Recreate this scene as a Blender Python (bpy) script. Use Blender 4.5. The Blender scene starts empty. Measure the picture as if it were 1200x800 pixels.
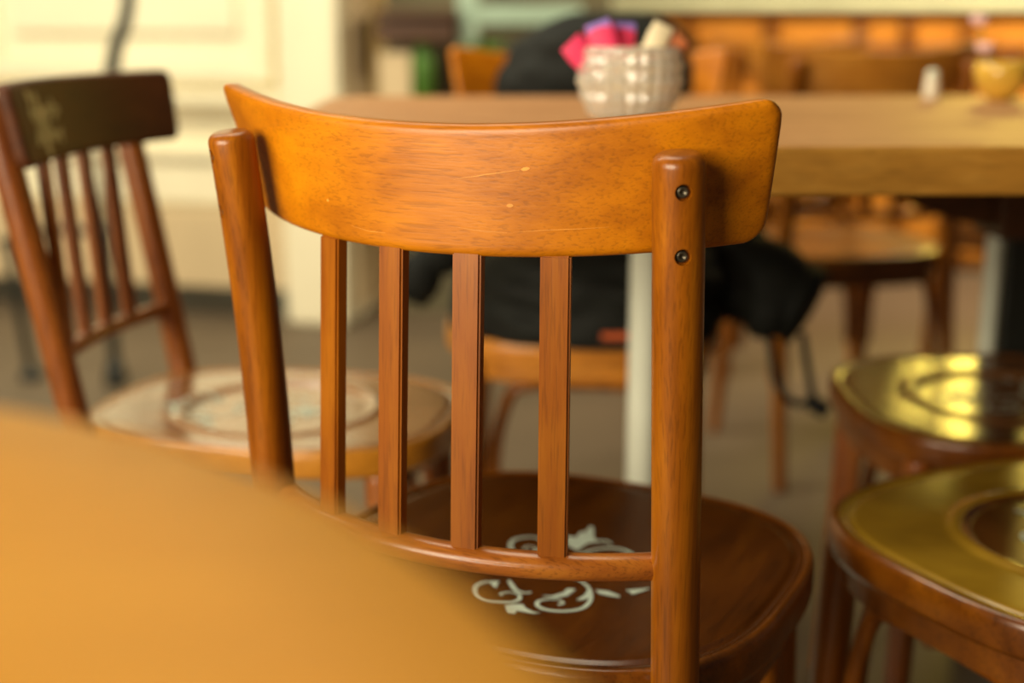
import bpy, bmesh, math, random
from mathutils import Vector, Matrix
random.seed(7)
scene = bpy.context.scene
COL = scene.collection
PI = math.pi

# ------------------------------------------------------------------ camera
cam_d = bpy.data.cameras.new('camera')
cam = bpy.data.objects.new('camera', cam_d); COL.objects.link(cam)
cam.location = (0, 0, 0.9249)
cam.rotation_euler = (PI/2 - 0.2367, 0, 0)
cam_d.sensor_width = 36.0; cam_d.lens = 1599.24/1200*36
cam_d.clip_start = 0.02; cam_d.clip_end = 60
cam_d.dof.use_dof = True; cam_d.dof.focus_distance = 0.93; cam_d.dof.aperture_fstop = 2.5
scene.camera = cam

# ------------------------------------------------------------------ world and lights
scene.view_settings.view_transform = 'Standard'
scene.view_settings.look = 'None'
scene.view_settings.gamma = 1.0
scene.view_settings.use_curve_mapping = False
scene.view_settings.exposure = 0.0
w = bpy.data.worlds.new('world'); scene.world = w; w.use_nodes = True
bg = w.node_tree.nodes['Background']
bg.inputs['Color'].default_value = (1.0, 0.86, 0.64, 1); bg.inputs['Strength'].default_value = 0.055

def area(name, loc, target, sx, sy, power, color):
    l = bpy.data.lights.new(name, 'AREA'); l.shape = 'RECTANGLE'; l.size = sx; l.size_y = sy
    l.energy = power; l.color = color
    o = bpy.data.objects.new(name, l); COL.objects.link(o); o.location = loc
    o.rotation_euler = (Vector(target)-Vector(loc)).to_track_quat('-Z', 'Y').to_euler()
    return o
# large open shopfront to the left of the tables, behind the camera
area('window_light_left', (-1.85, -1.0, 1.45), (0.0, 1.1, 0.7), 2.2, 1.3, 150, (1.0, 0.86, 0.62))
# skylight over the near tables
area('skylight', (-0.4, 2.2, 3.4), (-0.2, 1.4, 0.5), 1.4, 1.4, 34, (1.0, 0.88, 0.64))
# added fill light that brightens the cream cabinet
area('added_cabinet_fill', (-1.7, 2.5, 2.9), (-1.0, 4.3, 1.6), 1.6, 1.2, 105, (1.0, 0.93, 0.70))
# warm lit window beyond the tables on the right, and an added strip
area('window_light_right', (1.80, 5.4, 2.35), (0.5, 1.2, 0.46), 1.5, 0.95, 7, (1.0, 0.70, 0.12))
area('added_streak_strip', (1.95, 5.3, 1.47), (0.6, 1.6, 0.5), .55, .08, 13, (1.0, 0.74, 0.12))  # narrow unseen strip, added to draw the yellow streak on a seat
# unseen fill light added to brighten the far counter
area('added_counter_fill', (2.2, 4.0, 1.9), (1.8, 5.0, 0.8), 1.6, .7, 72, (1.0, 0.82, 0.56))

# ------------------------------------------------------------------ materials
def nodes_of(m):
    m.use_nodes = True; nt = m.node_tree
    return nt, nt.nodes, nt.links, nt.nodes['Principled BSDF']
def wood(name, dark, mid, light, stretch=(2, 26, 26), rough=.32, coat=.35, bump=.12, blotch=.5, scale=1.0, pores=.5, spec=.4):
    m = bpy.data.materials.new(name); nt, N, L, P = nodes_of(m)
    tc = N.new('ShaderNodeTexCoord'); mp = N.new('ShaderNodeMapping')
    mp.inputs['Scale'].default_value = tuple(s*scale for s in stretch)
    L.new(tc.outputs['Object'], mp.inputs['Vector'])
    n1 = N.new('ShaderNodeTexNoise'); n1.inputs['Scale'].default_value = 2.2; n1.inputs['Detail'].default_value = 8
    n1.inputs['Roughness'].default_value = .62; n1.inputs['Distortion'].default_value = .35
    L.new(mp.outputs[0], n1.inputs['Vector'])
    n2 = N.new('ShaderNodeTexNoise'); n2.inputs['Scale'].default_value = 9; n2.inputs['Detail'].default_value = 4
    L.new(tc.outputs['Object'], n2.inputs['Vector'])
    mp3 = N.new('ShaderNodeMapping'); mp3.inputs['Scale'].default_value = tuple(s*scale*(5 if s < 10 else 14) for s in stretch)
    L.new(tc.outputs['Object'], mp3.inputs['Vector'])
    n3 = N.new('ShaderNodeTexNoise'); n3.inputs['Scale'].default_value = 2.0; n3.inputs['Detail'].default_value = 3
    L.new(mp3.outputs[0], n3.inputs['Vector'])
    mx = N.new('ShaderNodeMix'); mx.data_type = 'FLOAT'; mx.inputs[0].default_value = blotch*.5
    L.new(n1.outputs[0], mx.inputs[2]); L.new(n2.outputs[0], mx.inputs[3])
    cr = N.new('ShaderNodeValToRGB'); e = cr.color_ramp.elements
    e[0].position = .33; e[0].color = dark+(1,); e[1].position = .68; e[1].color = light+(1,)
    k = e.new(.5); k.color = mid+(1,)
    L.new(mx.outputs[0], cr.inputs[0])
    pr = N.new('ShaderNodeValToRGB'); pe = pr.color_ramp.elements
    pe[0].position = .36; pe[0].color = (1-pores, 1-pores, 1-pores, 1); pe[1].position = .47; pe[1].color = (1, 1, 1, 1)
    L.new(n3.outputs[0], pr.inputs[0])
    mu = N.new('ShaderNodeMix'); mu.data_type = 'RGBA'; mu.blend_type = 'MULTIPLY'; mu.inputs[0].default_value = 1
    L.new(cr.outputs[0], mu.inputs[6]); L.new(pr.outputs[0], mu.inputs[7])
    L.new(mu.outputs[2], P.inputs['Base Color'])
    P.inputs['Roughness'].default_value = rough; P.inputs['Coat Weight'].default_value = coat; P.inputs['Coat Roughness'].default_value = .18
    P.inputs['Specular IOR Level'].default_value = spec
    b = N.new('ShaderNodeBump'); b.inputs['Strength'].default_value = bump; b.inputs['Distance'].default_value = .001
    L.new(n3.outputs[0], b.inputs['Height']); L.new(b.outputs[0], P.inputs['Normal'])
    return m
def plain(name, col, rough=.5, metal=0, var=.12, scale=12, bump=0, coat=0, spec=.5):
    m = bpy.data.materials.new(name); nt, N, L, P = nodes_of(m)
    tc = N.new('ShaderNodeTexCoord'); n = N.new('ShaderNodeTexNoise'); n.inputs['Scale'].default_value = scale; n.inputs['Detail'].default_value = 5
    L.new(tc.outputs['Object'], n.inputs['Vector'])
    cr = N.new('ShaderNodeValToRGB'); e = cr.color_ramp.elements
    e[0].position = .3; e[0].color = tuple(c*(1-var) for c in col)+(1,); e[1].position = .7; e[1].color = tuple(min(1, c*(1+var)) for c in col)+(1,)
    L.new(n.outputs[0], cr.inputs[0]); L.new(cr.outputs[0], P.inputs['Base Color'])
    P.inputs['Roughness'].default_value = rough; P.inputs['Metallic'].default_value = metal; P.inputs['Coat Weight'].default_value = coat
    P.inputs['Specular IOR Level'].default_value = spec
    if bump:
        b = N.new('ShaderNodeBump'); b.inputs['Strength'].default_value = bump; b.inputs['Distance'].default_value = .004
        L.new(n.outputs[0], b.inputs['Height']); L.new(b.outputs[0], P.inputs['Normal'])
    return m

M = {}
M['rail'] = wood('honey_varnished_plywood', (.34, .095, .0006), (.52, .165, .0008), (.66, .235, .002), (3, 26, 22), .38, .06, .10, .9, pores=.22)
M['post'] = wood('varnished_beech_post', (.15, .036, .001), (.30, .084, .0015), (.46, .15, .004), (24, 24, 1.3), .32, .15, .12, .45, pores=.24)
M['slat'] = wood('varnished_beech_slat', (.17, .040, .001), (.29, .078, .002), (.40, .13, .004), (22, 22, 1.3), .38, .15, .06, .7, pores=.2)
M['seat'] = wood('dark_stained_seat', (.050, .012, .0006), (.088, .022, .0008), (.125, .036, .001), (18, 3, 18), .26, .3, .05, .6, pores=.3)
M['rim'] = wood('stained_seat_edge', (.10, .026, .0012), (.18, .050, .002), (.27, .085, .004), (12, 12, 12), .28, .35, .06, .6, pores=.3)
M['post_red'] = wood('reddish_beech', (.15, .038, .006), (.27, .075, .010), (.36, .12, .018), (30, 30, 2), .32, .4, .08, .4)
M['rail_dark'] = wood('dark_brown_plywood', (.06, .016, .003), (.10, .026, .004), (.14, .038, .006), (3, 26, 22), .6, 0, .05, .6)
M['seat_pale'] = wood('pale_glossy_seat', (.22, .09, .03), (.32, .14, .05), (.42, .20, .08), (18, 3, 18), .22, .8, .04, .9)  # paler brown than the other seats, under a strong gloss coat
M['seat_worn'] = wood('dull_brown_seat', (.12, .05, .016), (.17, .072, .024), (.23, .10, .034), (18, 3, 18), .22, .1, .03, .6)
M['seat_gloss'] = wood('polished_brown_seat', (.07, .022, .004), (.11, .036, .005), (.15, .052, .008), (18, 3, 18), .20, 1.0, .03, .6)
M['lit_amber_rim'] = wood('painted_lit_amber_edge', (.30, .11, .01), (.48, .19, .015), (.62, .27, .03), (12, 12, 12), .35, .2, .05, .6, pores=.2)  # rim colour brightened to carry the light on the seat edge
M['orange_wood'] = wood('orange_lacquered_wood', (.42, .14, .015), (.60, .22, .02), (.72, .30, .04), (3, 20, 20), .4, .3, .05, .6)
M['orange_table'] = wood('light_orange_tabletop', (.68, .29, .016), (.75, .335, .020), (.82, .375, .026), (3, 14, 14), .5, 0, .02, .8, pores=.1)
M['tabletop'] = wood('tan_tabletop', (.46, .215, .085), (.54, .265, .11), (.62, .32, .14), (3, 20, 20), .55, 0, .02, .6, pores=.2, spec=.3)
M['edge'] = wood('yellow_brown_edge_band', (.26, .12, .015), (.40, .19, .025), (.52, .27, .045), (4, 4, 22), .45, .2, .04, .7, pores=.2)
M['dark_wood'] = wood('dark_brown_wood', (.05, .018, .004), (.08, .028, .006), (.12, .042, .010), (3, 20, 20), .5, .1, .05, .5)
M['paint'] = plain('mint_white_stencil_paint', (.55, .66, .56), .5, 0, .06, 60)
M['bolt'] = plain('dark_bronze_bolt', (.10, .085, .06), .35, .8, .3, 200)
M['hole'] = plain('dark_bolt_hole', (.012, .009, .006), .8)
M['cream'] = plain('cream_paint', (.82, .74, .52), .55, 0, .05, 3, .05)
M['cream_shade'] = plain('tan_cream_and_shade', (.62, .47, .27), .6, 0, .06, 3, .05)  # own tan of the box; on the cabinet, shade put into the colour
M['plinth'] = plain('dark_grey_plinth', (.10, .09, .06), .7)
M['floor'] = plain('dusty_beige_concrete', (.125, .088, .052), .6, 0, .10, 2.5, .15)
M['wallback'] = plain('dim_olive_wall', (.12, .10, .05), .8, 0, .3, 1.2)
M['black_metal'] = plain('black_metal', (.02, .022, .018), .4, .3, .2, 20)
M['mint'] = plain('mint_painted_metal', (.34, .46, .34), .45, 0, .08, 6)
M['pale_post'] = plain('pale_mint_column', (.84, .88, .74), .45, 0, .04, 6)
M['chrome'] = plain('pale_green_grey_metal', (.72, .76, .62), .4, 0, .05, 40)
M['terracotta'] = plain('terracotta', (.42, .11, .03), .8, 0, .15, 20, .1)
M['leaf'] = plain('green_leaf', (.06, .16, .01), .5, 0, .3, 20)
M['coat'] = plain('black_quilted_nylon', (.008, .009, .007), .75, 0, .3, 30, .4, 0, .3)
M['coat_strap'] = plain('black_webbing', (.008, .009, .008), .8)
M['orange_tag'] = plain('orange_fabric_tag', (.55, .10, .02), .7)
M['pink'] = plain('hot_pink_paper', (.90, .05, .16), .6, 0, .1, 30)
M['lilac'] = plain('lilac_paper', (.30, .20, .65), .6, 0, .1, 30)
M['ivory'] = plain('ivory_paper', (.90, .78, .52), .6, 0, .05, 30)
M['rust'] = plain('rust_orange_paper', (.55, .16, .05), .6, 0, .1, 30)
M['yellow_glass'] = plain('amber_yellow_glazed_bowl', (.70, .42, .05), .25, 0, .15, 20, 0, .5)
M['white_china'] = plain('white_china', (.75, .68, .52), .3, 0, .04, 20, 0, .5)
M['petal'] = plain('pale_pink_petal', (.80, .50, .48), .6, 0, .1, 30)
M['pale_ledge'] = plain('pale_green_white_ledge', (.62, .62, .38), .5, 0, .06, 6)
def crystal():
    m = bpy.data.materials.new('cut_crystal'); nt, N, L, P = nodes_of(m)
    P.inputs['Base Color'].default_value = (.97, .93, .82, 1); P.inputs['Roughness'].default_value = .05
    P.inputs['IOR'].default_value = 1.5; P.inputs['Transmission Weight'].default_value = .66
    P.inputs['Coat Weight'].default_value = 1.0
    tc = N.new('ShaderNodeTexCoord'); v = N.new('ShaderNodeTexVoronoi'); v.inputs['Scale'].default_value = 90
    L.new(tc.outputs['Object'], v.inputs['Vector'])
    b = N.new('ShaderNodeBump'); b.inputs['Strength'].default_value = .6; b.inputs['Distance'].default_value = .002
    L.new(v.outputs['Distance'], b.inputs['Height']); L.new(b.outputs[0], P.inputs['Normal'])
    return m
M['crystal'] = crystal()

def gold_reflection_seat():
    # golden reflection painted into the colour around a brown round centre
    m = M['seat_gloss'].copy(); m.name = 'seat_with_painted_gold_reflection'; nt = m.node_tree; N, L = nt.nodes, nt.links; P = N['Principled BSDF']
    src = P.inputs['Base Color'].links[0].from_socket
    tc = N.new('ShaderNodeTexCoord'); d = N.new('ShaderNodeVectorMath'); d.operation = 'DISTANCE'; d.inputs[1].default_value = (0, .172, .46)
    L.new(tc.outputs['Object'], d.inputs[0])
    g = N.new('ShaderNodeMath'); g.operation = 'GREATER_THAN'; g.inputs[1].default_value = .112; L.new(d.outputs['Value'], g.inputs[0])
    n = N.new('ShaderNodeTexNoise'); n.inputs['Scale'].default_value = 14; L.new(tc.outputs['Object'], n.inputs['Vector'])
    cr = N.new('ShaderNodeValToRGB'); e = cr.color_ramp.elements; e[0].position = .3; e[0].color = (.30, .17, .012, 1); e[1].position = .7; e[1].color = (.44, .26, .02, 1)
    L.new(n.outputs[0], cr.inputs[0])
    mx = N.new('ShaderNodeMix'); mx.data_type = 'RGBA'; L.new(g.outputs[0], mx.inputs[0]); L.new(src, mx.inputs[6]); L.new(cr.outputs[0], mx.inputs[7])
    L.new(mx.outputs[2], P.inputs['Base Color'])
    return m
M['seat_gold_reflection'] = gold_reflection_seat()

# ------------------------------------------------------------------ helpers
def link(name, me, mat, parent=None, smooth=True):
    o = bpy.data.objects.new(name, me); COL.objects.link(o)
    if mat: me.materials.append(mat)
    if smooth:
        for p in me.polygons: p.use_smooth = True
    if parent: o.parent = parent
    return o
def mesh(name, verts, faces):
    me = bpy.data.meshes.new(name); me.from_pydata([tuple(v) for v in verts], [], faces); me.validate(); me.update(); return me
def bm_obj(name, bm, mat, parent=None, smooth=True):
    bmesh.ops.recalc_face_normals(bm, faces=bm.faces)
    me = bpy.data.meshes.new(name); bm.to_mesh(me); bm.free(); return link(name, me, mat, parent, smooth)
def thing(name, label, cat, loc=(0, 0, 0), rotz=0, group=None):
    o = bpy.data.objects.new(name, None); COL.objects.link(o); o.location = loc; o.rotation_euler = (0, 0, rotz)
    o.empty_display_size = .05
    o['label'] = label; o['category'] = cat
    if group: o['group'] = group
    return o
def tag(o, label, cat, group=None):
    o['label'] = label; o['category'] = cat
    if group: o['group'] = group
    return o
def struct(o): o['kind'] = 'structure'; return o
def box(name, x0, x1, y0, y1, z0, z1, mat, parent=None, bev=.002, seg=2):
    bm = bmesh.new(); bmesh.ops.create_cube(bm, size=1)
    for v in bm.verts: v.co = Vector(((x0+x1)/2+v.co.x*(x1-x0), (y0+y1)/2+v.co.y*(y1-y0), (z0+z1)/2+v.co.z*(z1-z0)))
    if bev: bmesh.ops.bevel(bm, geom=bm.edges[:], offset=bev, segments=seg, affect='EDGES', profile=.5)
    return bm_obj(name, bm, mat, parent, False)
def spline(ctrl, n=8):
    P = [Vector(p) for p in ctrl]; out = []
    for i in range(len(P)-1):
        p0 = P[max(i-1, 0)]; p1 = P[i]; p2 = P[i+1]; p3 = P[min(i+2, len(P)-1)]
        for k in range(n):
            t = k/n
            out.append(.5*((2*p1)+(p2-p0)*t+(2*p0-5*p1+4*p2-p3)*t*t+(3*p1-3*p2+p3-p0)*t**3))
    out.append(P[-1]); return out
def sweep(name, pts, radii, mat, parent=None, seg=20, cap=.3, squash=None):
    """round bar along pts; cap rounds the ends"""
    pts = [Vector(p) for p in pts]
    if not hasattr(radii, '__len__'): radii = [radii]*len(pts)
    radii = list(radii)
    if len(radii) != len(pts):
        r = radii; radii = []
        for i in range(len(pts)):
            t = i/(len(pts)-1)*(len(r)-1); j = min(int(t), len(r)-2); radii.append(r[j]*(1-(t-j))+r[j+1]*(t-j))
    if cap:
        def ext(p, q, r):
            d = (p-q).normalized(); c = r*cap
            return [(p+d*c*(math.sin(a)-1)*1.0, r-c*(1-math.cos(a))) for a in (0, .4, .8, 1.2, PI/2)]
        e0 = ext(pts[0], pts[1], radii[0])[::-1]; e1 = ext(pts[-1], pts[-2], radii[-1])
        pts = [a for a, _ in e0]+pts[1:-1]+[a for a, _ in e1]; radii = [b for _, b in e0]+radii[1:-1]+[b for _, b in e1]
    vs = []; fs = []; n = len(pts)
    t0 = (pts[1]-pts[0]).normalized(); up = Vector((0, 1, 0)) if abs(t0.y) < .9 else Vector((1, 0, 0))
    u = t0.cross(up).normalized()
    for i in range(n):
        t = (pts[min(i+1, n-1)]-pts[max(i-1, 0)]).normalized()
        u = (u-t*u.dot(t)).normalized(); v = t.cross(u)
        su, sv = squash if squash else (1, 1)
        for k in range(seg):
            a = 2*PI*k/seg; vs.append(pts[i]+u*math.cos(a)*radii[i]*su+v*math.sin(a)*radii[i]*sv)
    for i in range(n-1):
        for k in range(seg):
            k2 = (k+1) % seg; fs.append((i*seg+k, i*seg+k2, (i+1)*seg+k2, (i+1)*seg+k))
    fs.append(tuple(range(seg))[::-1]); fs.append(tuple((n-1)*seg+k for k in range(seg)))
    bm = bmesh.new(); me = mesh(name, vs, fs); bm.from_mesh(me); bpy.data.meshes.remove(me)
    return bm_obj(name, bm, mat, parent)
def lathe(name, prof, mat, parent=None, loc=(0, 0, 0), seg=40, mod=None):
    vs = []; fs = []
    for j, (r, z) in enumerate(prof):
        for k in range(seg):
            a = 2*PI*k/seg; rr = r if not mod else r+mod(j, k)
            vs.append((loc[0]+rr*math.cos(a), loc[1]+rr*math.sin(a), loc[2]+z))
    for j in range(len(prof)-1):
        for k in range(seg):
            k2 = (k+1) % seg; fs.append((j*seg+k, j*seg+k2, (j+1)*seg+k2, (j+1)*seg+k))
    fs.append(tuple(range(seg))[::-1]); fs.append(tuple((len(prof)-1)*seg+k for k in range(seg)))
    return link(name, mesh(name, vs, fs), mat, parent)
def copy_tree(o, parent=None):
    c = o.copy(); COL.objects.link(c)
    if parent: c.parent = parent
    for ch in list(o.children): copy_tree(ch, c)
    return c

ORN_POLYS= [[(-0.0167, 0.2272), (-0.0075, 0.2284), (-0.009, 0.2414), (-0.0046, 0.2436), (-0.0066, 0.2579), (-0.0024, 0.2569), (0.0078, 0.235), (0.0136, 0.2291), (0.008, 0.2176), (0.0061, 0.2006), (-0.0037, 0.2058), (-0.008, 0.2094)], [(0.0046, 0.0612), (0.0101, 0.0676), (0.0159, 0.0715), (0.0218, 0.0654), (0.0304, 0.0616), (0.0365, 0.0629), (0.032, 0.0583), (0.0232, 0.057), (0.018, 0.0566), (0.0192, 0.0496), (0.0132, 0.0483)], [(0.056, 0.1272), (0.0666, 0.1296), (0.0791, 0.1249), (0.0808, 0.121), (0.0705, 0.1205), (0.0625, 0.1212)], [(0.079, 0.1369), (0.0968, 0.1499), (0.0941, 0.1422), (0.0873, 0.1305), (0.0846, 0.1349)], [(-0.0295, 0.1015), (-0.0234, 0.1036), (-0.0193, 0.0918), (-0.0245, 0.094)], [(0.0208, 0.0952), (0.0295, 0.0997), (0.0343, 0.1103), (0.0338, 0.1198), (0.0409, 0.1215), (0.0405, 0.1053), (0.0331, 0.0962)], [(0.0503, 0.1008), (0.0523, 0.1136), (0.0502, 0.1247), (0.0556, 0.1202), (0.058, 0.1094), (0.0552, 0.1028)]]
ORN_STROKES= [[(0.0116, 0.224), (0.0171, 0.2309), (0.0233, 0.2311), (0.028, 0.2277)], [(0.0034, 0.1858), (0.0122, 0.1941), (0.0184, 0.2085), (0.0307, 0.2188), (0.045, 0.2193), (0.0562, 0.211), (0.0629, 0.198), (0.0607, 0.1862), (0.0529, 0.1806), (0.0439, 0.1829), (0.0387, 0.1927), (0.041, 0.1994), (0.0476, 0.2006)], [(-0.0248, 0.2008), (-0.0395, 0.2109), (-0.0496, 0.2069), (-0.0555, 0.1968), (-0.0528, 0.1837), (-0.0448, 0.1735), (-0.0337, 0.1708), (-0.0261, 0.1747), (-0.0265, 0.1829), (-0.0325, 0.19), (-0.0381, 0.1883), (-0.038, 0.1815)], [(-0.0234, 0.1056), (-0.0295, 0.1015), (-0.0349, 0.0962), (-0.0352, 0.0837), (-0.0262, 0.0689), (-0.015, 0.0628), (-0.0043, 0.065), (0.0062, 0.0713), (0.0083, 0.0808), (0.0033, 0.0887), (-0.0049, 0.0893), (-0.0095, 0.0846), (-0.0087, 0.0792)], [(-0.0178, 0.1125), (-0.0103, 0.1038), (-0.0021, 0.0956), (0.0065, 0.0942), (0.0105, 0.0982)], [(0.0365, 0.1401), (0.0476, 0.1308), (0.057, 0.1161), (0.0622, 0.0998), (0.0611, 0.0854), (0.0508, 0.0747), (0.0373, 0.071), (0.0276, 0.0752), (0.0242, 0.0842), (0.0294, 0.0915), (0.0378, 0.0944), (0.0436, 0.0903), (0.0415, 0.0846)], [(0.0034, 0.1858), (0.0041, 0.1708), (0.0092, 0.1468), (0.0066, 0.1351), (-0.0068, 0.1334), (-0.0192, 0.1376), (-0.0274, 0.1334)], [(0.0092, 0.1468), (0.023, 0.1434), (0.0365, 0.1401)]]

# ------------------------------------------------------------------ the cafe chair
def arcb(a, R, b0): return b0+R-math.sqrt(max(R*R-a*a, 1e-4))
def quad(z, a, b, c):
    t = (z-.46)/.36; return a*(1-t)*(1-2*t)+b*4*t*(1-t)+c*t*(2*t-1)
MAIN = dict(wt=.1769, wm=.1732, wb=.1738, lt=.0294, lm=.0092, Rt=.4122, Rb=.2842, Rl=.282, st=.049, sb=.0487, sl=.0522,
            zt=.8387, zlow=.5447, ztop=.852, zbot=.7622, ct=.3914, cb=.228, xt=.2304, xb=.2132, spt=.0601, spb=.0621,
            sa=.213, sd=.207, sc=.172, slats=4, r=.0172)
SIDE = dict(MAIN, wt=.145, wm=.143, wb=.140, lt=.070, lm=.034, Rt=.50, Rb=.50, Rl=.6, st=.074, sb=.056, sl=.033,
            zt=.835, ct=0, cb=0, xt=.20, xb=.19, spt=.055, spb=.055, soff=.022, sa=.172, sd=.222, sc=.19, zbot=.762, zlow=.5447)
def seat_scale(q, ang, n=2.9):
    c, s = abs(math.cos(ang)), abs(math.sin(ang))
    return 1/((c/q['sa'])**n+(s/q['sd'])**n)**(1/n)
def seat_top(q, a, b, ring):
    ang = math.atan2(b-q['sc'], a); R = seat_scale(q, ang); d = math.hypot(a, b-q['sc']); t = d/R
    return .46+prof_z(t, d, ring)
def prof_z(t, d, ring):
    z = -(.0025 if ring else .007)*(1-min(1, t/.88)**2)
    if t > .88: z = 0
    if .905 < t < .945: z -= .0022*math.sin((t-.905)/.04*PI)
    if ring and abs(d-.118) < .012: z += .0035*math.cos((d-.118)/.012*PI/2)**2
    if ring and d < .108: z -= .002
    return z
def make_seat(q, mat_top, mat_rim, parent, ring):
    seg = 96; ts = [0, .08, .16, .24, .32]+[.36+.012*i for i in range(30)]+[.73, .78, .83, .87, .895, .905, .915, .925, .935, .945, .955, .965]
    def ring_pts(t, dz=None):
        o = []
        for k in range(seg):
            a = 2*PI*k/seg; R = seat_scale(q, a)*t
            z = .46+(prof_z(t, R, ring) if dz is None else dz); o.append((math.cos(a)*R, q['sc']+math.sin(a)*R, z))
        return o
    vs = [(0, q['sc'], .46+prof_z(0, 0, ring))]; rings = []
    for t in ts[1:]: rings.append(ring_pts(t))
    nin = len(rings)
    for v in rings: vs += v
    fs = [(0, 1+k, 1+(k+1) % seg) for k in range(seg)]
    for j in range(nin-1):
        for k in range(seg):
            k2 = (k+1) % seg; fs.append((1+j*seg+k, 1+(j+1)*seg+k, 1+(j+1)*seg+k2, 1+j*seg+k2))
    s = link('seat', mesh('seat', vs, fs), mat_top, parent)
    rr = [ring_pts(t, z) for t, z in ((.962, -.003), (.962, .0002), (.972, .0012), (.984, .0004), (.993, -.002), (.999, -.006), (1.0, -.012), (1.0, -.026), (.994, -.031), (.93, -.033), (.90, -.030))]
    vs = [p for v in rr for p in v]; fs = []
    for j in range(len(rr)):
        j2 = (j+1) % len(rr)
        for k in range(seg):
            k2 = (k+1) % seg; fs.append((j*seg+k, j2*seg+k, j2*seg+k2, j*seg+k2))
    link('seat_rim', mesh('seat_rim', vs, fs), mat_rim, s)
    # plywood underside and the apron ring below it
    rr = [ring_pts(t, z) for t, z in ((.955, -.010), (.955, -.028), (.30, -.030), (.01, -.030))]
    vs = [p for v in rr for p in v]; fs = []
    for j in range(3):
        for k in range(seg):
            k2 = (k+1) % seg; fs.append((j*seg+k, (j+1)*seg+k, (j+1)*seg+k2, j*seg+k2))
    link('seat_underside', mesh('seat_underside', vs, fs), M['dark_wood'], s)
    if q is SIDE: return s
    rr = [ring_pts(t, z) for t, z in ((.93, -.031), (.93, -.062), (.85, -.062), (.85, -.031))]
    vs = [p for v in rr for p in v]; fs = []
    for j in range(4):
        j2 = (j+1) % 4
        for k in range(seg):
            k2 = (k+1) % seg; fs.append((j*seg+k, j2*seg+k, j2*seg+k2, j*seg+k2))
    link('apron', mesh('apron', vs, fs), mat_rim, parent, False)
    return s
def ribbon(vs, fs, pts, q, ring, w0=.0030):
    P = [Vector((x, y, 0)) for x, y in pts]; P = spline(P, 6); n = len(P)
    for i, p in enumerate(P):
        t = (P[min(i+1, n-1)]-P[max(i-1, 0)]).normalized(); nn = Vector((-t.y, t.x, 0))
        f = i/(n-1); w = w0*(.45+.75*math.sin(PI*min(1, f*1.15+.05))**.7 if f < .82 else .62+.2*(f-.82)/.18)
        base = len(vs)
        for s in (-.5, -.15, .15, .5):
            c = p+nn*w*s*1.15; vs.append((c.x, c.y, seat_top(q, c.x, c.y, ring)+.0006))
        if i:
            for k in range(3): fs.append((base-4+k, base-3+k, base+1+k, base+k))
def make_ornament(q, seat, ring):
    vs = []; fs = []
    for s in ORN_STROKES: ribbon(vs, fs, s, q, ring)
    for poly in ORN_POLYS:
        b = len(vs)
        for x, y in poly: vs.append((x, y, seat_top(q, x, y, ring)+.0007))
        fs.append(tuple(range(b, len(vs))))
    bm = bmesh.new(); me = mesh('t', vs, fs); bm.from_mesh(me); bpy.data.meshes.remove(me)
    for f in bm.faces:
        f.normal_update()
        if f.normal.z < 0: f.normal_flip()
    bmesh.ops.triangulate(bm, faces=[f for f in bm.faces if len(f.verts) > 4])
    me = bpy.data.meshes.new('painted_scroll_ornament'); bm.to_mesh(me); bm.free()
    o = link('painted_scroll_ornament', me, M['paint'], seat, False); o['label'] = 'mint white painted scroll ornament'
    return o
def make_top_rail(q, mat, parent, thick=.0165):
    rows = [0, .006, .016, .030, .046, .065, .09]+[.12+.76*i/12 for i in range(13)]+[.91, .935, .954, .970, .984, .994, 1]
    cols = [-1, -.998, -.994, -.988, -.980, -.970, -.955]+[-.94+1.88*i/56 for i in range(57)]+[.955, .970, .980, .988, .994, .998, 1]
    h = q['ztop']-q['zbot']; cr = .014; re = .0060
    def aend(t):
        dist = min(t, 1-t)*h; cut = cr-math.sqrt(max(0, cr*cr-(cr-dist)**2)) if dist < cr else 0
        return q['xb']*(1-t)+q['xt']*t-cut
    def P(u, t):
        a = u*aend(t)
        b = arcb(a, q['Rb'], -q['sb'])*(1-t)+arcb(a, q['Rt'], -q['st'])*t
        z = (q['zbot']+q['cb']*a*a)*(1-t)+(q['ztop']+q['ct']*a*a)*t
        return Vector((a, b, z))
    front = []; back = []
    for t in rows:
        for u in cols:
            p = P(u, t); du = P(min(1, u+.01), t)-P(max(-1, u-.01), t); nn = Vector((-du.y, du.x, 0)).normalized()
            d = min(min(t, 1-t)*h, (1-abs(u))*aend(t))
            ins = re-math.sqrt(max(0, re*re-(re-d)**2)) if d < re else 0
            back.append(p+nn*ins); front.append(p+nn*(thick-ins))
    vs = back+front; n = len(back); W = len(cols); A = W-1; R = len(rows); fs = []
    for j in range(R-1):
        for i in range(A):
            a = j*W+i; fs.append((a, a+1, a+W+1, a+W)); fs.append((n+a+1, n+a, n+a+W, n+a+W+1))
    loop = [i for i in range(A+1)]+[j*W+A for j in range(1, R)]+[(R-1)*W+i for i in range(A-1, -1, -1)]+[j*W for j in range(R-2, 0, -1)]
    for k in range(len(loop)):
        a, b = loop[k], loop[(k+1) % len(loop)]; fs.append((b, a, n+a, n+b))
    bm = bmesh.new(); me = mesh('t', vs, fs); bm.from_mesh(me); bpy.data.meshes.remove(me)
    return bm_obj('top_rail', bm, mat, parent), P
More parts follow.
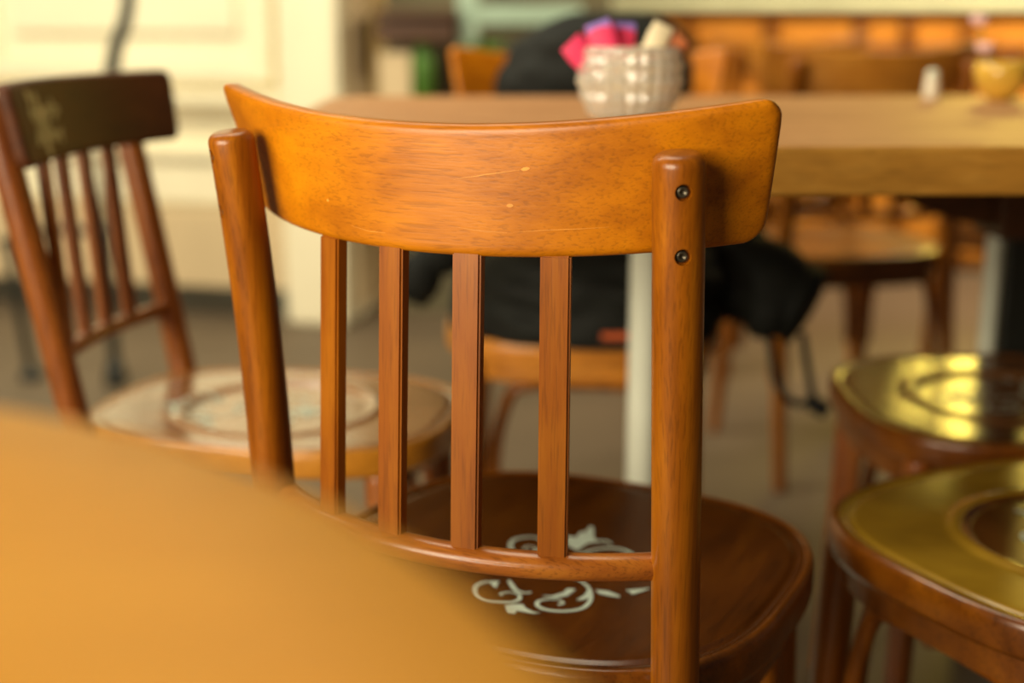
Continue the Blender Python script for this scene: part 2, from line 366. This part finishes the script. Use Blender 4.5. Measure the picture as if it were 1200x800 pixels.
def make_chair(label, loc, yaw, q, mp, mr, mslat, mseat, mrim, ring=False, orn=True, group=None, detail=True, bolts=None):
    root = thing('cafe_chair', label, 'chair', (loc[0], loc[1], 0), -yaw, group)
    for sd in (-1, 1):
        pts = []
        for z in (0, .15, .30, .40):
            f = (.46-z)/.46; pts.append((sd*(q['wb']+.012*f), -.050*f*f-.012*f, z))
        for i in range(19):
            z = .46+(q['zt']-.46)*i/18
            pts.append((sd*quad(z, q['wb'], q['wm'], q['wt']), -quad(z, 0, q['lm'], q['lt']), z))
        lg = sweep('back_post', pts, [.013, .0145, .016]+[q['r']]*(len(pts)-3), mp, root, 72 if bolts else 32, .42)
        if bolts and sd in bolts:
            for (z, wang) in bolts[sd]:
                c = Vector((sd*quad(z, q['wb'], q['wm'], q['wt']), -quad(z, 0, q['lm'], q['lt']), z))
                ang = wang+yaw; d = Vector((math.cos(ang), math.sin(ang), -.03)).normalized()
                s = c+d*q['r']
                rotm = d.to_track_quat('Z', 'Y').to_matrix().to_4x4()
                bm = bmesh.new(); bmesh.ops.create_cone(bm, cap_ends=True, segments=28, radius1=.0052, radius2=.0058, depth=.010)
                me = bpy.data.meshes.new('cut'); bmesh.ops.transform(bm, matrix=Matrix.Translation(s)@rotm, verts=bm.verts); bm.to_mesh(me); bm.free()
                me.materials.append(M['hole'])
                cut = bpy.data.objects.new('cut', me); COL.objects.link(cut); cut.parent = root
                bo = lg.modifiers.new('b', 'BOOLEAN'); bo.object = cut; bo.operation = 'DIFFERENCE'; bo.solver = 'EXACT'
                bpy.context.view_layer.update()
                ev = lg.evaluated_get(bpy.context.evaluated_depsgraph_get()); nm = bpy.data.meshes.new_from_object(ev)
                nm.set_sharp_from_angle(angle=math.radians(35)); lg.modifiers.clear(); lg.data = nm
                bpy.data.objects.remove(cut)
                bm = bmesh.new()
                pr = [(.0001, -.0034), (.0014, -.0034), (.0016, -.0024), (.0030, -.0022), (.0038, -.0028), (.0042, -.0038), (.0042, -.0049)]
                sg = 20; vv = [[bm.verts.new(Matrix.Translation(s)@rotm@Vector((r*math.cos(2*PI*k/sg), r*math.sin(2*PI*k/sg), h))) for k in range(sg)] for r, h in pr]
                for j in range(len(pr)-1):
                    for k in range(sg): bm.faces.new((vv[j][k], vv[j+1][k], vv[j+1][(k+1) % sg], vv[j][(k+1) % sg]))
                bm.faces.new(vv[0]); bm_obj('bolt_head', bm, M['bolt'], lg)
    rail, P = make_top_rail(q, mr, root)
    # curved lower back rail
    aend = quad(q['zlow'], q['wb'], q['wm'], q['wt'])-.006
    pts = [(a, arcb(a, q['Rl'], -q['sl']), q['zlow']) for a in [aend*(-1+2*i/28) for i in range(29)]]
    low = sweep('lower_back_rail', pts, .0098, mslat if q is not MAIN else M['lower'], root, 20, 0, (1.0, 1.18))
    # slats
    for k in range(4):
        kk = k-1.5; a0 = kk*q['spb']+q.get('soff', 0); a1 = kk*q['spt']+q.get('soff', 0)
        b0 = arcb(a0, q['Rl'], -q['sl']); b1 = arcb(a1, q['Rb'], -q['sb'])+.0065
        z0 = q['zlow']; z1 = q['zbot']+.004
        th = math.atan2(a0/q['Rl'], 1); tu = Vector((math.cos(th), math.sin(th), 0)); tv = Vector((-math.sin(th), math.cos(th), 0))
        bm = bmesh.new(); hw, hd = .0105, .0052
        ring_ = []
        for z, a, b in ((z0, a0, b0), (z1, a1, b1)):
            ring_.append([bm.verts.new(Vector((a, b, z))+tu*x+tv*y) for x, y in ((-hw, -hd), (hw, -hd), (hw, hd), (-hw, hd))])
        for i in range(4): bm.faces.new((ring_[0][i], ring_[0][(i+1) % 4], ring_[1][(i+1) % 4], ring_[1][i]))
        bm.faces.new(ring_[0][::-1]); bm.faces.new(ring_[1])
        bmesh.ops.bevel(bm, geom=bm.edges[:], offset=.0016, segments=2, affect='EDGES')
        bm_obj('slat', bm, mslat, root, True if False else False)
    seat = make_seat(q, mseat, mrim, root, ring)
    if orn: make_ornament(q, seat, ring)
    # front legs
    fa = q['sa']*.74; fb = q['sc']+q['sd']*.74
    for sd in (-1, 1):
        sweep('front_leg', [(sd*fa, fb, .43), (sd*fa*1.02, fb+.004, .30), (sd*fa*1.06, fb+.012, .12), (sd*fa*1.1, fb+.02, 0)], [.0175, .017, .015, .012], mp, root, 16, .3)
    # bentwood hoop braces under the seat: front and both sides
    def hoop(p, r_, zl=.20, zh=.385):
        p = Vector(p); r_ = Vector(r_); out = []
        for t, z in ((0, zl), (.01, zl+.06), (.03, zl+.11), (.09, zh-.02), (.18, zh), (.5, zh+.004), (.82, zh), (.91, zh-.02), (.97, zl+.11), (.99, zl+.06), (1, zl)):
            c = p.lerp(r_, t); out.append((c.x, c.y, z))
        return sweep('hoop_brace', spline(out, 4), .0095, mp, root, 12, .3)
    off = .026
    hoop((-fa+off, fb, 0), (fa-off, fb, 0))
    for sd in (-1, 1): hoop((sd*(q['wb']-.002), .03, 0), (sd*(fa+.004), fb-off, 0))
    return root, P, seat
M['lower'] = wood('varnished_lower_rail', (.25, .065, .008), (.40, .12, .012), (.52, .19, .022), (4, 26, 22), .3, .4, .08, .5, pores=.3)

# ------------------------------------------------------------------ the setting
struct(box('floor', -6, 7, -3, 9, -.05, 0, M['floor'], None, 0))
struct(box('wall_back', -6, 7, 7.2, 7.4, 0, 3.2, M['wallback'], None, 0))

# ------------------------------------------------------------------ near chairs
mc, Pm, ms = make_chair('honey brown wooden cafe chair in sharp focus, its slatted back to us', (-.0379, .9749), .471, MAIN,
    M['post'], M['rail'], M['slat'], M['seat'], M['rim'],
    bolts={1: [(.8155, math.radians(-87)), (.7735, math.radians(-87))], -1: [(.8205, math.radians(-153)), (.779, math.radians(-153))]})
c2, P2, s2 = make_chair('dark wooden chair at the left with a pale painted flower on its back', (-.468, 1.63), math.radians(101.5), SIDE,
    M['post_red'], M['rail_dark'], M['post_red'], M['seat_pale'], M['lit_amber_rim'], ring=True)
# painted flower on the sitter's side of the side chair's rail
bm = bmesh.new()
def rail_pt(u, t):
    p = P2(u, t); d = P2(u+.01, t)-P2(u-.01, t); n = Vector((-d.y, d.x, 0)).normalized(); return p+n*.0170
def blob(cu, ct, ru, rt, n, depth, ph=0):
    c = bm.verts.new(rail_pt(cu, ct)); ring_ = []
    for k in range(n*8):
        a = 2*PI*k/(n*8); r = 1-depth*(.5+.5*math.cos(n*a+ph)); ring_.append(bm.verts.new(rail_pt(cu+ru*r*math.cos(a), ct+rt*r*math.sin(a))))
    for k in range(len(ring_)): bm.faces.new((c, ring_[k], ring_[(k+1) % len(ring_)]))
blob(.54, .45, .22, .42, 6, .5); blob(.30, .60, .07, .18, 3, .6); blob(.66, .80, .07, .14, 3, .5, 1); blob(.30, .30, .05, .12, 3, .6, 2)
fl = bm_obj('painted_flower', bm, plain('faded_cream_flower_paint', (.45, .38, .20), .6, 0, .4, 40), [c for c in c2.children if c.name.startswith('top_rail')][0])
fl['label'] = 'faded cream painted flower'
FW = lambda y: Vector((math.sin(y), math.cos(y)))
# light scratches and chips on the back of the front chair's top rail
def main_pt(u, t, off=.0003):
    p = Pm(u, t); d = Pm(u+.01, t)-Pm(u-.01, t); n = Vector((-d.y, d.x, 0)).normalized(); return p-n*off
bm = bmesh.new()
def mark(pts, wt):
    row = []
    for i, (u, t) in enumerate(pts):
        f = math.sin(PI*(i+.4)/(len(pts)-.2)); row.append((bm.verts.new(main_pt(u, t-wt*f)), bm.verts.new(main_pt(u, t+wt*f))))
    for a, d in zip(row, row[1:]): bm.faces.new((a[0], d[0], d[1], a[1]))
mark([(.10, .583), (.14, .604), (.18, .618), (.215, .633), (.25, .643), (.285, .655), (.325, .667)], .0035)
mark([(.315, .665), (.322, .668), (.332, .670), (.340, .672)], .014)
mark([(-.409, .317), (-.405, .317), (-.401, .318), (-.397, .318)], .013)
mark([(.275, .40), (.282, .40), (.289, .40), (.296, .40)], .015)
mark([(.30, .20), (.40, .215), (.50, .218), (.58, .222)], .0025)
mark([(.12, .225), (.20, .205), (.28, .195)], .0025)
mark([(-.30, .15), (-.22, .13), (-.15, .135)], .0025)
sc = bm_obj('scratch_marks', bm, plain('scratched_varnish', (.68, .27, .03), .5, 0, .2, 80), [c for c in mc.children if c.name.startswith('top_rail')][0], False)
sc['label'] = 'pale scratches and chips in the varnish'; sc['kind'] = 'stuff'
y4 = math.radians(-27)
c4, _, _ = make_chair('wooden chair at right front with a painted gold reflection on its glossy round-embossed seat', (.530-.172*math.sin(y4), 1.172-.172*math.cos(y4)), y4, MAIN,
    M['post'], M['rail'], M['slat'], M['seat_gold_reflection'], M['rim'], ring=True)
y5 = math.radians(-90)
Q5 = dict(MAIN, Rt=1.2, Rb=1.2, st=.058, sb=.050)
c5, _, _ = make_chair('dark wooden chair behind the one with the painted gold reflection, yellow light streak on its seat', (.790, 1.640), y5, Q5,
    M['post_red'], M['rail_dark'], M['post_red'], M['seat_worn'], M['rim'], ring=True)
ya = math.radians(180+4)
ca, _, _ = make_chair('wooden chair facing us under a black padded coat, behind the table', (.125-.30*0, 2.27), ya, dict(MAIN, sd=.20),
    M['post'], M['rail'], M['slat'], M['seat'], M['orange_wood'], orn=False)
y6 = math.radians(-12)
c6, _, _ = make_chair('wooden chair beyond the table at right of the black coat, facing away', (.70, 2.66), y6, MAIN,
    M['post'], M['orange_wood'], M['post'], M['rim'], M['rim'], orn=False)
c7 = copy_tree(c6); c7.location = (.72, 3.55, 0); c7.rotation_euler = (0, 0, math.radians(16))
c7['label'] = 'farther wooden chair half hidden behind the black coat'
c8 = copy_tree(c6); c8.location = (1.32, 3.05, 0); c8.rotation_euler = (0, 0, math.radians(24))
c8['label'] = 'farther wooden chair at far right behind the yellow bowl'

# ------------------------------------------------------------------ tables
ft = thing('round_table', 'blurred light orange round tabletop filling the lower left foreground', 'table', (-.313, .113, 0))
pr = [(.0, .775), (.345, .775), (.350, .779), (.350, .796), (.348, .799), (.344, .800), (.30, .800), (.0, .800)]
lathe('tabletop', [(max(r, .0005), z) for r, z in pr], M['orange_table'], ft, seg=96)
lathe('pedestal', [(.02, .03), (.022, .3), (.022, .76), (.06, .775)], M['black_metal'], ft, seg=24)
lathe('base', [(.20, 0), (.20, .012), (.06, .03), (.02, .035)], M['black_metal'], ft, seg=40)

lt = thing('long_table', 'long tan wooden table with a thick yellow-brown edge behind the front chair', 'table', (.2525, 1.72, 0), math.radians(1.0))
def rrect(hx, hy, r, z, n=8):
    o = []
    for cx, cy, a0 in ((hx-r, hy-r, 0), (-hx+r, hy-r, 90), (-hx+r, -hy+r, 180), (hx-r, -hy+r, 270)):
        for k in range(n+1):
            a = math.radians(a0+90*k/n); o.append((cx+r*math.cos(a), cy+r*math.sin(a), z))
    return o
def loft(name, rings, mat, parent):
    n = len(rings[0]); vs = [p for r in rings for p in r]; fs = []
    for j in range(len(rings)-1):
        for k in range(n): fs.append((j*n+k, j*n+(k+1) % n, (j+1)*n+(k+1) % n, (j+1)*n+k))
    fs.append(tuple(range(n))[::-1]); fs.append(tuple((len(rings)-1)*n+k for k in range(n)))
    return link(name, mesh(name, vs, fs), mat, parent, False)
loft('tabletop', [rrect(.5175, .405, .06, .757), rrect(.5175, .405, .06, .800)], M['tabletop'], lt)
loft('edge_band', [rrect(.5205, .410, .065, .753), rrect(.5225, .412, .065, .755), rrect(.5225, .412, .065, .797), rrect(.5205, .410, .065, .7995)], M['edge'], lt)
lathe('column', [(.024, .03), (.022, .06), (.022, .75), (.03, .756)], M['pale_post'], lt, loc=(-.0775, .02, 0), seg=28)
lathe('column_foot', [(.17, 0), (.17, .01), (.05, .03), (.024, .04)], M['pale_post'], lt, loc=(-.0775, .02, 0), seg=40)
bm = bmesh.new()
vv = [(.17, .19, .752), (.43, .19, .752), (.43, .19, .630), (.37, .19, .640), (.24, .19, .690)]
a = [bm.verts.new(v) for v in vv]; b = [bm.verts.new((x, y+.045, z)) for x, y, z in vv]
bm.faces.new(a); bm.faces.new(b[::-1])
for i in range(5): bm.faces.new((a[i], a[(i+1) % 5], b[(i+1) % 5], b[i]))
bm_obj('bracket', bm, M['dark_wood'], lt, False)
box('end_block', .432, .515, .16, .27, .615, .752, M['dark_wood'], lt, .004)
box('end_leg', .460, .515, .20, .265, 0, .614, M['black_metal'], lt, .004)
sweep('rod_leg', [(.443, .205, .6145), (.443, .205, .03), (.443, .205, 0)], .0125, M['chrome'], lt, 20, .2)

# ------------------------------------------------------------------ crystal bowl and packets
bx, by = .130, 1.53
bowl = thing('crystal_bowl', 'round cut-crystal bowl full of paper packets on the long table', 'bowl', (bx, by, .8005))
wall_o = [(.024, 0), (.030, .003), (.040, .011), (.0475, .021), (.0525, .032), (.0555, .044), (.057, .056), (.0565, .067), (.055, .077), (.053, .086), (.0515, .0885)]
pro = [(.022, 0)]
for (r0, z0), (r1, z1) in zip(wall_o, wall_o[1:]): pro += [(r0, z0), ((r0+r1)/2, (z0+z1)/2)]
pro += [wall_o[-1], (.049, .0885), (.051, .074), (.053, .056), (.050, .038), (.041, .021), (.026, .010), (.002, .008)]
def facet(j, k):
    if not 4 < j < 20: return 0
    return .0032*math.cos(2*PI*(k/8+j/6))*math.cos(2*PI*(k/8-j/6))
bb = lathe('bowl_body', pro, M['crystal'], bowl, seg=96, mod=facet)
for p in bb.data.polygons: p.use_smooth = False
lathe('foot_ring', [(.001, 0), (.030, 0), (.032, .003), (.026, .006), (.001, .006)], M['crystal'], bowl, seg=40)
def packet(label, mat, x, z, y, tilt, yawp, w=.030, h=.045, tipm=None):
    t = thing('paper_packet', label, 'packet', (bx+x, by+y, .80+z), yawp, 'paper packets in the crystal bowl')
    t.rotation_euler = (0, tilt, yawp)
    n = 6; vs = []; fs = []
    for s in (-1, 1):
        for i in range(n+1):
            for j in range(n+1):
                u = -1+2*i/n; v = -1+2*j/n; th = .005*(1-u*u)**.5*(1-v*v)**.5
                vs.append((u*w/2*(1+.05*math.sin(v*5)), s*(th+.0004), v*h/2))
    for s in range(2):
        for i in range(n):
            for j in range(n):
                a = s*(n+1)**2+i*(n+1)+j; f = (a, a+n+1, a+n+2, a+1); fs.append(f if s else f[::-1])
    link('sleeve', mesh('sleeve', vs, fs), mat, t)
    if tipm:
        box('printed_end', -w/2*.9, w/2*.9, -.0028, .0028, h*.33, h*.52, tipm, t, .0006)
packet('bright pink packet leaning out over the left side of the crystal bowl', M['pink'], -.052, .077, -.012, -.75, .2, .028, .046)
packet('pink packet with lilac end at the upper left of the bowl', M['pink'], -.030, .092, -.012, -.35, -.1, .030, .046, M['lilac'])
packet('pink packet with blue-violet end in the middle of the bowl', M['pink'], -.008, .090, .01, .08, .1, .026, .046, M['lilac'])
packet('ivory packet sticking up at the right of the bowl', M['ivory'], .026, .092, -.008, .45, .1, .024, .044)
packet('rust orange packet lowest at the right rim of the bowl', M['rust'], .042, .084, .006, .85, -.2, .022, .042)
packet('ivory packet lying low inside the left of the bowl', M['ivory'], -.024, .060, -.012, .3, .1, .030, .040)
packet('ivory packet lying low inside the right of the bowl', M['ivory'], .016, .055, -.010, -.4, .1, .034, .040)

# ------------------------------------------------------------------ other things on the long table
yb = thing('flower_bowl', 'amber yellow bowl with pale flowers at the right end of the table', 'bowl', (.705, 2.00, .8005))
lathe('bowl_body', [(.014, 0), (.022, .006), (.034, .022), (.039, .040), (.037, .054), (.034, .056), (.035, .040), (.028, .02), (.001, .012)], M['yellow_glass'], yb, seg=40)
for i, (dx, dy, hz) in enumerate(((-.026, 0, .066), (-.034, .01, .105))):
    sweep('stem', [(0, 0, .03), (dx*.5, dy*.5, hz*.6), (dx, dy, hz)], .0012, M['leaf'], yb, 6, 0)
    fl = lathe('flower', [(.001, 0), (.008, .003), (.013, .010), (.010, .016), (.001, .012)], M['petal'], yb, loc=(dx, dy, hz), seg=15, mod=lambda j, k: .003*math.cos(k*2*PI/3))
sh = thing('salt_shaker', 'small white china shaker standing on the table beside the yellow bowl', 'shaker', (.615, 2.03, .8005))
lathe('shaker_body', [(.001, 0), (.012, 0), (.013, .004), (.011, .026), (.009, .034), (.001, .036)], M['white_china'], sh, seg=24)
lathe('cap', [(.0095, .034), (.0095, .039), (.006, .043), (.001, .044)], M['chrome'], sh, seg=24)

# ------------------------------------------------------------------ black quilted coat over the far chair
coat = thing('quilted_coat', 'black quilted coat draped over the far chair and its seat', 'coat', (.145, 2.30, 0))
def shell(name, prof, mat, parent, seg=48, n=2.6, quilt=0, nq=6):
    """stack of superelliptic rings (z, cx, cy, rx, ry)"""
    vs = []; fs = []
    for j, (z, cx, cy, rx, ry) in enumerate(prof):
        for k in range(seg):
            a = 2*PI*k/seg; c, s = math.cos(a), math.sin(a); R = 1/((abs(c))**n+(abs(s))**n)**(1/n)
            w_ = 1+.02*math.sin(7*a+j*.9)+.015*math.sin(13*a-j*.5)
            vs.append((cx+rx*R*c*w_, cy+ry*R*s*w_, z))
    m_ = len(prof)
    for j in range(m_-1):
        for k in range(seg): fs.append((j*seg+k, j*seg+(k+1) % seg, (j+1)*seg+(k+1) % seg, (j+1)*seg+k))
    fs.append(tuple(range(seg))[::-1]); fs.append(tuple((m_-1)*seg+k for k in range(seg)))
    return link(name, mesh(name, vs, fs), mat, parent)
prof = []
for i in range(61):
    t = i/60; z = .50+.425*t
    q_ = .010*abs(math.sin(t*PI*6))
    rx = .165+.0*t
    if t > .70: rx = .165*math.sqrt(max(0.02, 1-((t-.70)/.31)**2*.96))
    ry = .075*(1 if t < .8 else math.sqrt(max(.05, 1-((t-.8)/.21)**2)))
    prof.append((z, .012*t, .0, rx+q_, ry+q_*.8))
shell('coat_body', prof, M['coat'], coat)
# part lying on the seat, towards the table
prof = []
for i in range(25):
    t = i/24; z = .463+.15*t; q_ = .008*abs(math.sin(t*PI*3))
    s = math.sqrt(max(.03, 1-max(0, (t-.55)/.46)**2))
    prof.append((z, -.015, -.235, .185*s+q_, .20*s+q_))
shell('coat_skirt', prof, M['coat'], coat)
def sleeve(pts, r, nseg, name='sleeve'):
    P = spline(pts, 10); n = len(P)
    rad = [r*(.80+.25*abs(math.sin(PI*nseg*i/(n-1)))**.6)*(1 if i < n-4 else .9) for i in range(n)]
    return sweep(name, P, rad, M['coat'], coat, 20, .5)
sleeve([(.10, -.05, .62), (.17, -.16, .570), (.23, -.26, .530), (.305, -.30, .492)], .066, 3.5)
sleeve([(.12, -.22, .55), (.20, -.28, .520), (.27, -.30, .475)], .050, 3, 'pocket_flap')
sleeve([(-.12, -.05, .62), (-.20, -.13, .58), (-.275, -.17, .54), (-.310, -.17, .48)], .036, 3)
sleeve([(-.10, .0, .86), (-.145, .0, .80), (-.17, .0, .66)], .040, 3, 'hood')
def strap(pts, r=.006): return sweep('strap', spline(pts, 6), r, M['coat_strap'], coat, 8, .3)
strap([(-.22, -.22, .53), (-.23, -.24, .47), (-.215, -.25, .36), (-.21, -.25, .31)], .010)
s1 = strap([(.24, -.31, .47), (.245, -.32, .42), (.26, -.32, .37), (.29, -.32, .35), (.315, -.32, .365)])
strap([(.29, -.31, .46), (.30, -.32, .40), (.31, -.33, .35), (.325, -.33, .335)])
lathe('toggle', [(.002, 0), (.016, .004), (.018, .014), (.010, .022), (.002, .024)], M['coat_strap'], s1, loc=(.318, -.32, .335), seg=14)
tg = box('fabric_tag', -.02, .018, -.447, -.443, .480, .490, M['orange_tag'], coat, .001); tg['label'] = 'small orange tag'

# ------------------------------------------------------------------ cream cabinet on the left
cab = thing('cream_cabinet', 'tall cream painted panelled cabinet standing at the left', 'cabinet', (-.60, 4.04, 0), math.radians(-13.8))
def cbox(n, *a, m='cream', bev=.004): return box(n, *a, M[m], cab, bev)
cbox('cabinet_body', -1.9, .06, .10, .62, .09, 2.4)
cbox('plinth', -1.9, .055, .13, .60, 0, .09, m='plinth')
cbox('corner_pilaster', -.085, .11, -.02, .95, 0, 2.4, bev=.02)
cbox('side_panel', .105, .125, .06, .93, .05, 2.4, m='cream_shade')  # cabinet side in a darker cream, its shade painted in
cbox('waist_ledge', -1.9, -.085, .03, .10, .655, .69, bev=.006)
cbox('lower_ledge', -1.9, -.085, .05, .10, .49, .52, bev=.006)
cbox('painted_shade_board', -1.9, -.085, .04, .10, .095, .33, m='cream_shade')  # added board, coloured darker for the shade low on the cabinet
for x0, x1 in ((-1.85, -1.16), (-1.10, -.13)):
    d = cbox('door', x0, x1, .075, .10, .72, 2.3)
    box('raised_frame', x0, x1, .055, .078, .72, .79, M['cream'], d, .006)
    box('raised_frame', x0, x0+.06, .055, .078, .79, 2.3, M['cream'], d, .006)
    box('raised_frame', x1-.06, x1, .055, .078, .79, 2.3, M['cream'], d, .006)
    box('centre_panel', x0+.11, x1-.11, .060, .078, .86, 2.25, M['cream'], d, .010)
    cbox('lower_panel', x0, x1, .070, .10, .35, .47)

# ------------------------------------------------------------------ black metal stand behind the side chair
st = thing('metal_stand', 'tall black metal stand with curved upright behind the left chair', 'stand', (-1.0, 3.36, 0))
sweep('upright', spline([(.10, 0, 1.30), (.085, 0, .96), (.040, 0, .82), (.005, 0, .60), (-.005, 0, .40), (-.01, 0, .16), (-.01, 0, .02)], 6), [.012, .016, .018, .014, .013, .015, .016], M['black_metal'], st, 14, .3)
sweep('crossbar', [(0, 0, .395), (-.14, .02, .398), (-.29, .04, .36)], .012, M['black_metal'], st, 10, .3)
sweep('leg', [(-.27, .04, .36), (-.26, .05, .18), (-.245, .06, 0)], .012, M['black_metal'], st, 10, .3)
lathe('foot', [(.028, 0), (.03, .012), (.022, .06), (.014, .07)], M['black_metal'], st, loc=(-.01, 0, 0), seg=16)
lathe('foot', [(.03, 0), (.032, .012), (.018, .03)], M['black_metal'], st, loc=(-.245, .06, 0), seg=16)

# ------------------------------------------------------------------ rack with pots beyond the table
rk = thing('plant_rack', 'mint metal rack with dark shelves beyond the table', 'rack', (0, 4.0, 0))
for x in (-.125,): box('frame_post', x-.03, x+.03, -.03, .03, 0, 1.2, M['mint'], rk, .004)
box('frame_rail', -.095, .20, -.025, .025, .890, .945, M['mint'], rk, .004)
box('shelf', -.38, .30, -.17, .22, .655, .685, M['dark_wood'], rk, .003)
box('drawer', -.38, -.16, -.10, .20, .845, .905, M['dark_wood'], rk, .004)
box('drawer_top', -.385, -.15, -.12, .22, .910, .930, M['dark_wood'], rk, .003)
box('back_panel', -.38, .30, .22, .24, 0, 1.15, M['wallback'], rk, .003)
pot = thing('terracotta_pot', 'terracotta plant pot on the rack shelf at left of the black coat', 'pot', (-.085, 3.90, .6855))
lathe('pot_body', [(.001, 0), (.028, 0), (.040, .065), (.043, .068), (.045, .088), (.040, .088), (.037, .075), (.001, .075)], M['terracotta'], pot, seg=30)
for k in range(9):
    a = k*2.4; r = .05+.01*(k % 3); sweep('leaf', [(0, 0, .08), (r*.5*math.cos(a), r*.5*math.sin(a), .13+.01*(k % 4)), (r*math.cos(a), r*math.sin(a), .14+.012*(k % 3))], [.002, .008, .001], M['leaf'], pot, 8, 0, (1, .2))
gb = thing('green_bottle', 'green glass bottle on the rack shelf', 'bottle', (-.255, 3.95, .6855))
lathe('bottle_body', [(.001, 0), (.030, 0), (.034, .006), (.034, .10), (.028, .125), (.013, .150), (.013, .155), (.001, .156)], M['leaf'], gb, seg=24)
cb = thing('cream_box', 'cream cardboard box at the left end of the rack shelf', 'box', (-.33, 3.96, .6855))
box('box_body', -.045, .045, -.05, .05, 0, .115, M['cream_shade'], cb, .003); box('lid', -.047, .047, -.052, .052, .115, .128, M['cream_shade'], cb, .003)

# ------------------------------------------------------------------ orange panelled counter at the back
pt = thing('wooden_counter', 'orange wooden panelled counter with a pale ledge along the back right', 'counter', (0, 4.85, 0), math.radians(1))
box('carcass', .30, 3.2, .05, .45, .02, .925, M['orange_wood'], pt, .003)
box('ledge', .26, 3.24, -.02, .48, .935, .975, M['pale_ledge'], pt, .004)
box('top_rail_board', .30, 3.2, .015, .06, .905, .933, M['rim'], pt, .003)
box('middle_rail', .30, 3.2, .010, .06, .765, .805, M['rim'], pt, .003)
xs = [.33, .62, .91, 1.22, 1.39, 1.60, 1.88, 2.16, 2.46, 2.8, 3.15]
for i, x in enumerate(xs): box('stile', x-.018, x+.018, .005, .06, .03, .905, M['rim'], pt, .003)
for i in range(len(xs)-1):
    x0, x1 = xs[i]+.024, xs[i+1]-.024
    box('panel', x0, x1, .028, .055, .812, .900, M['orange_wood'], pt, .004)
    box('panel', x0, x1, .028, .055, .690, .760, M['orange_wood'], pt, .004)
    box('panel', x0, x1, .028, .055, .06, .660, M['orange_wood'], pt, .004)
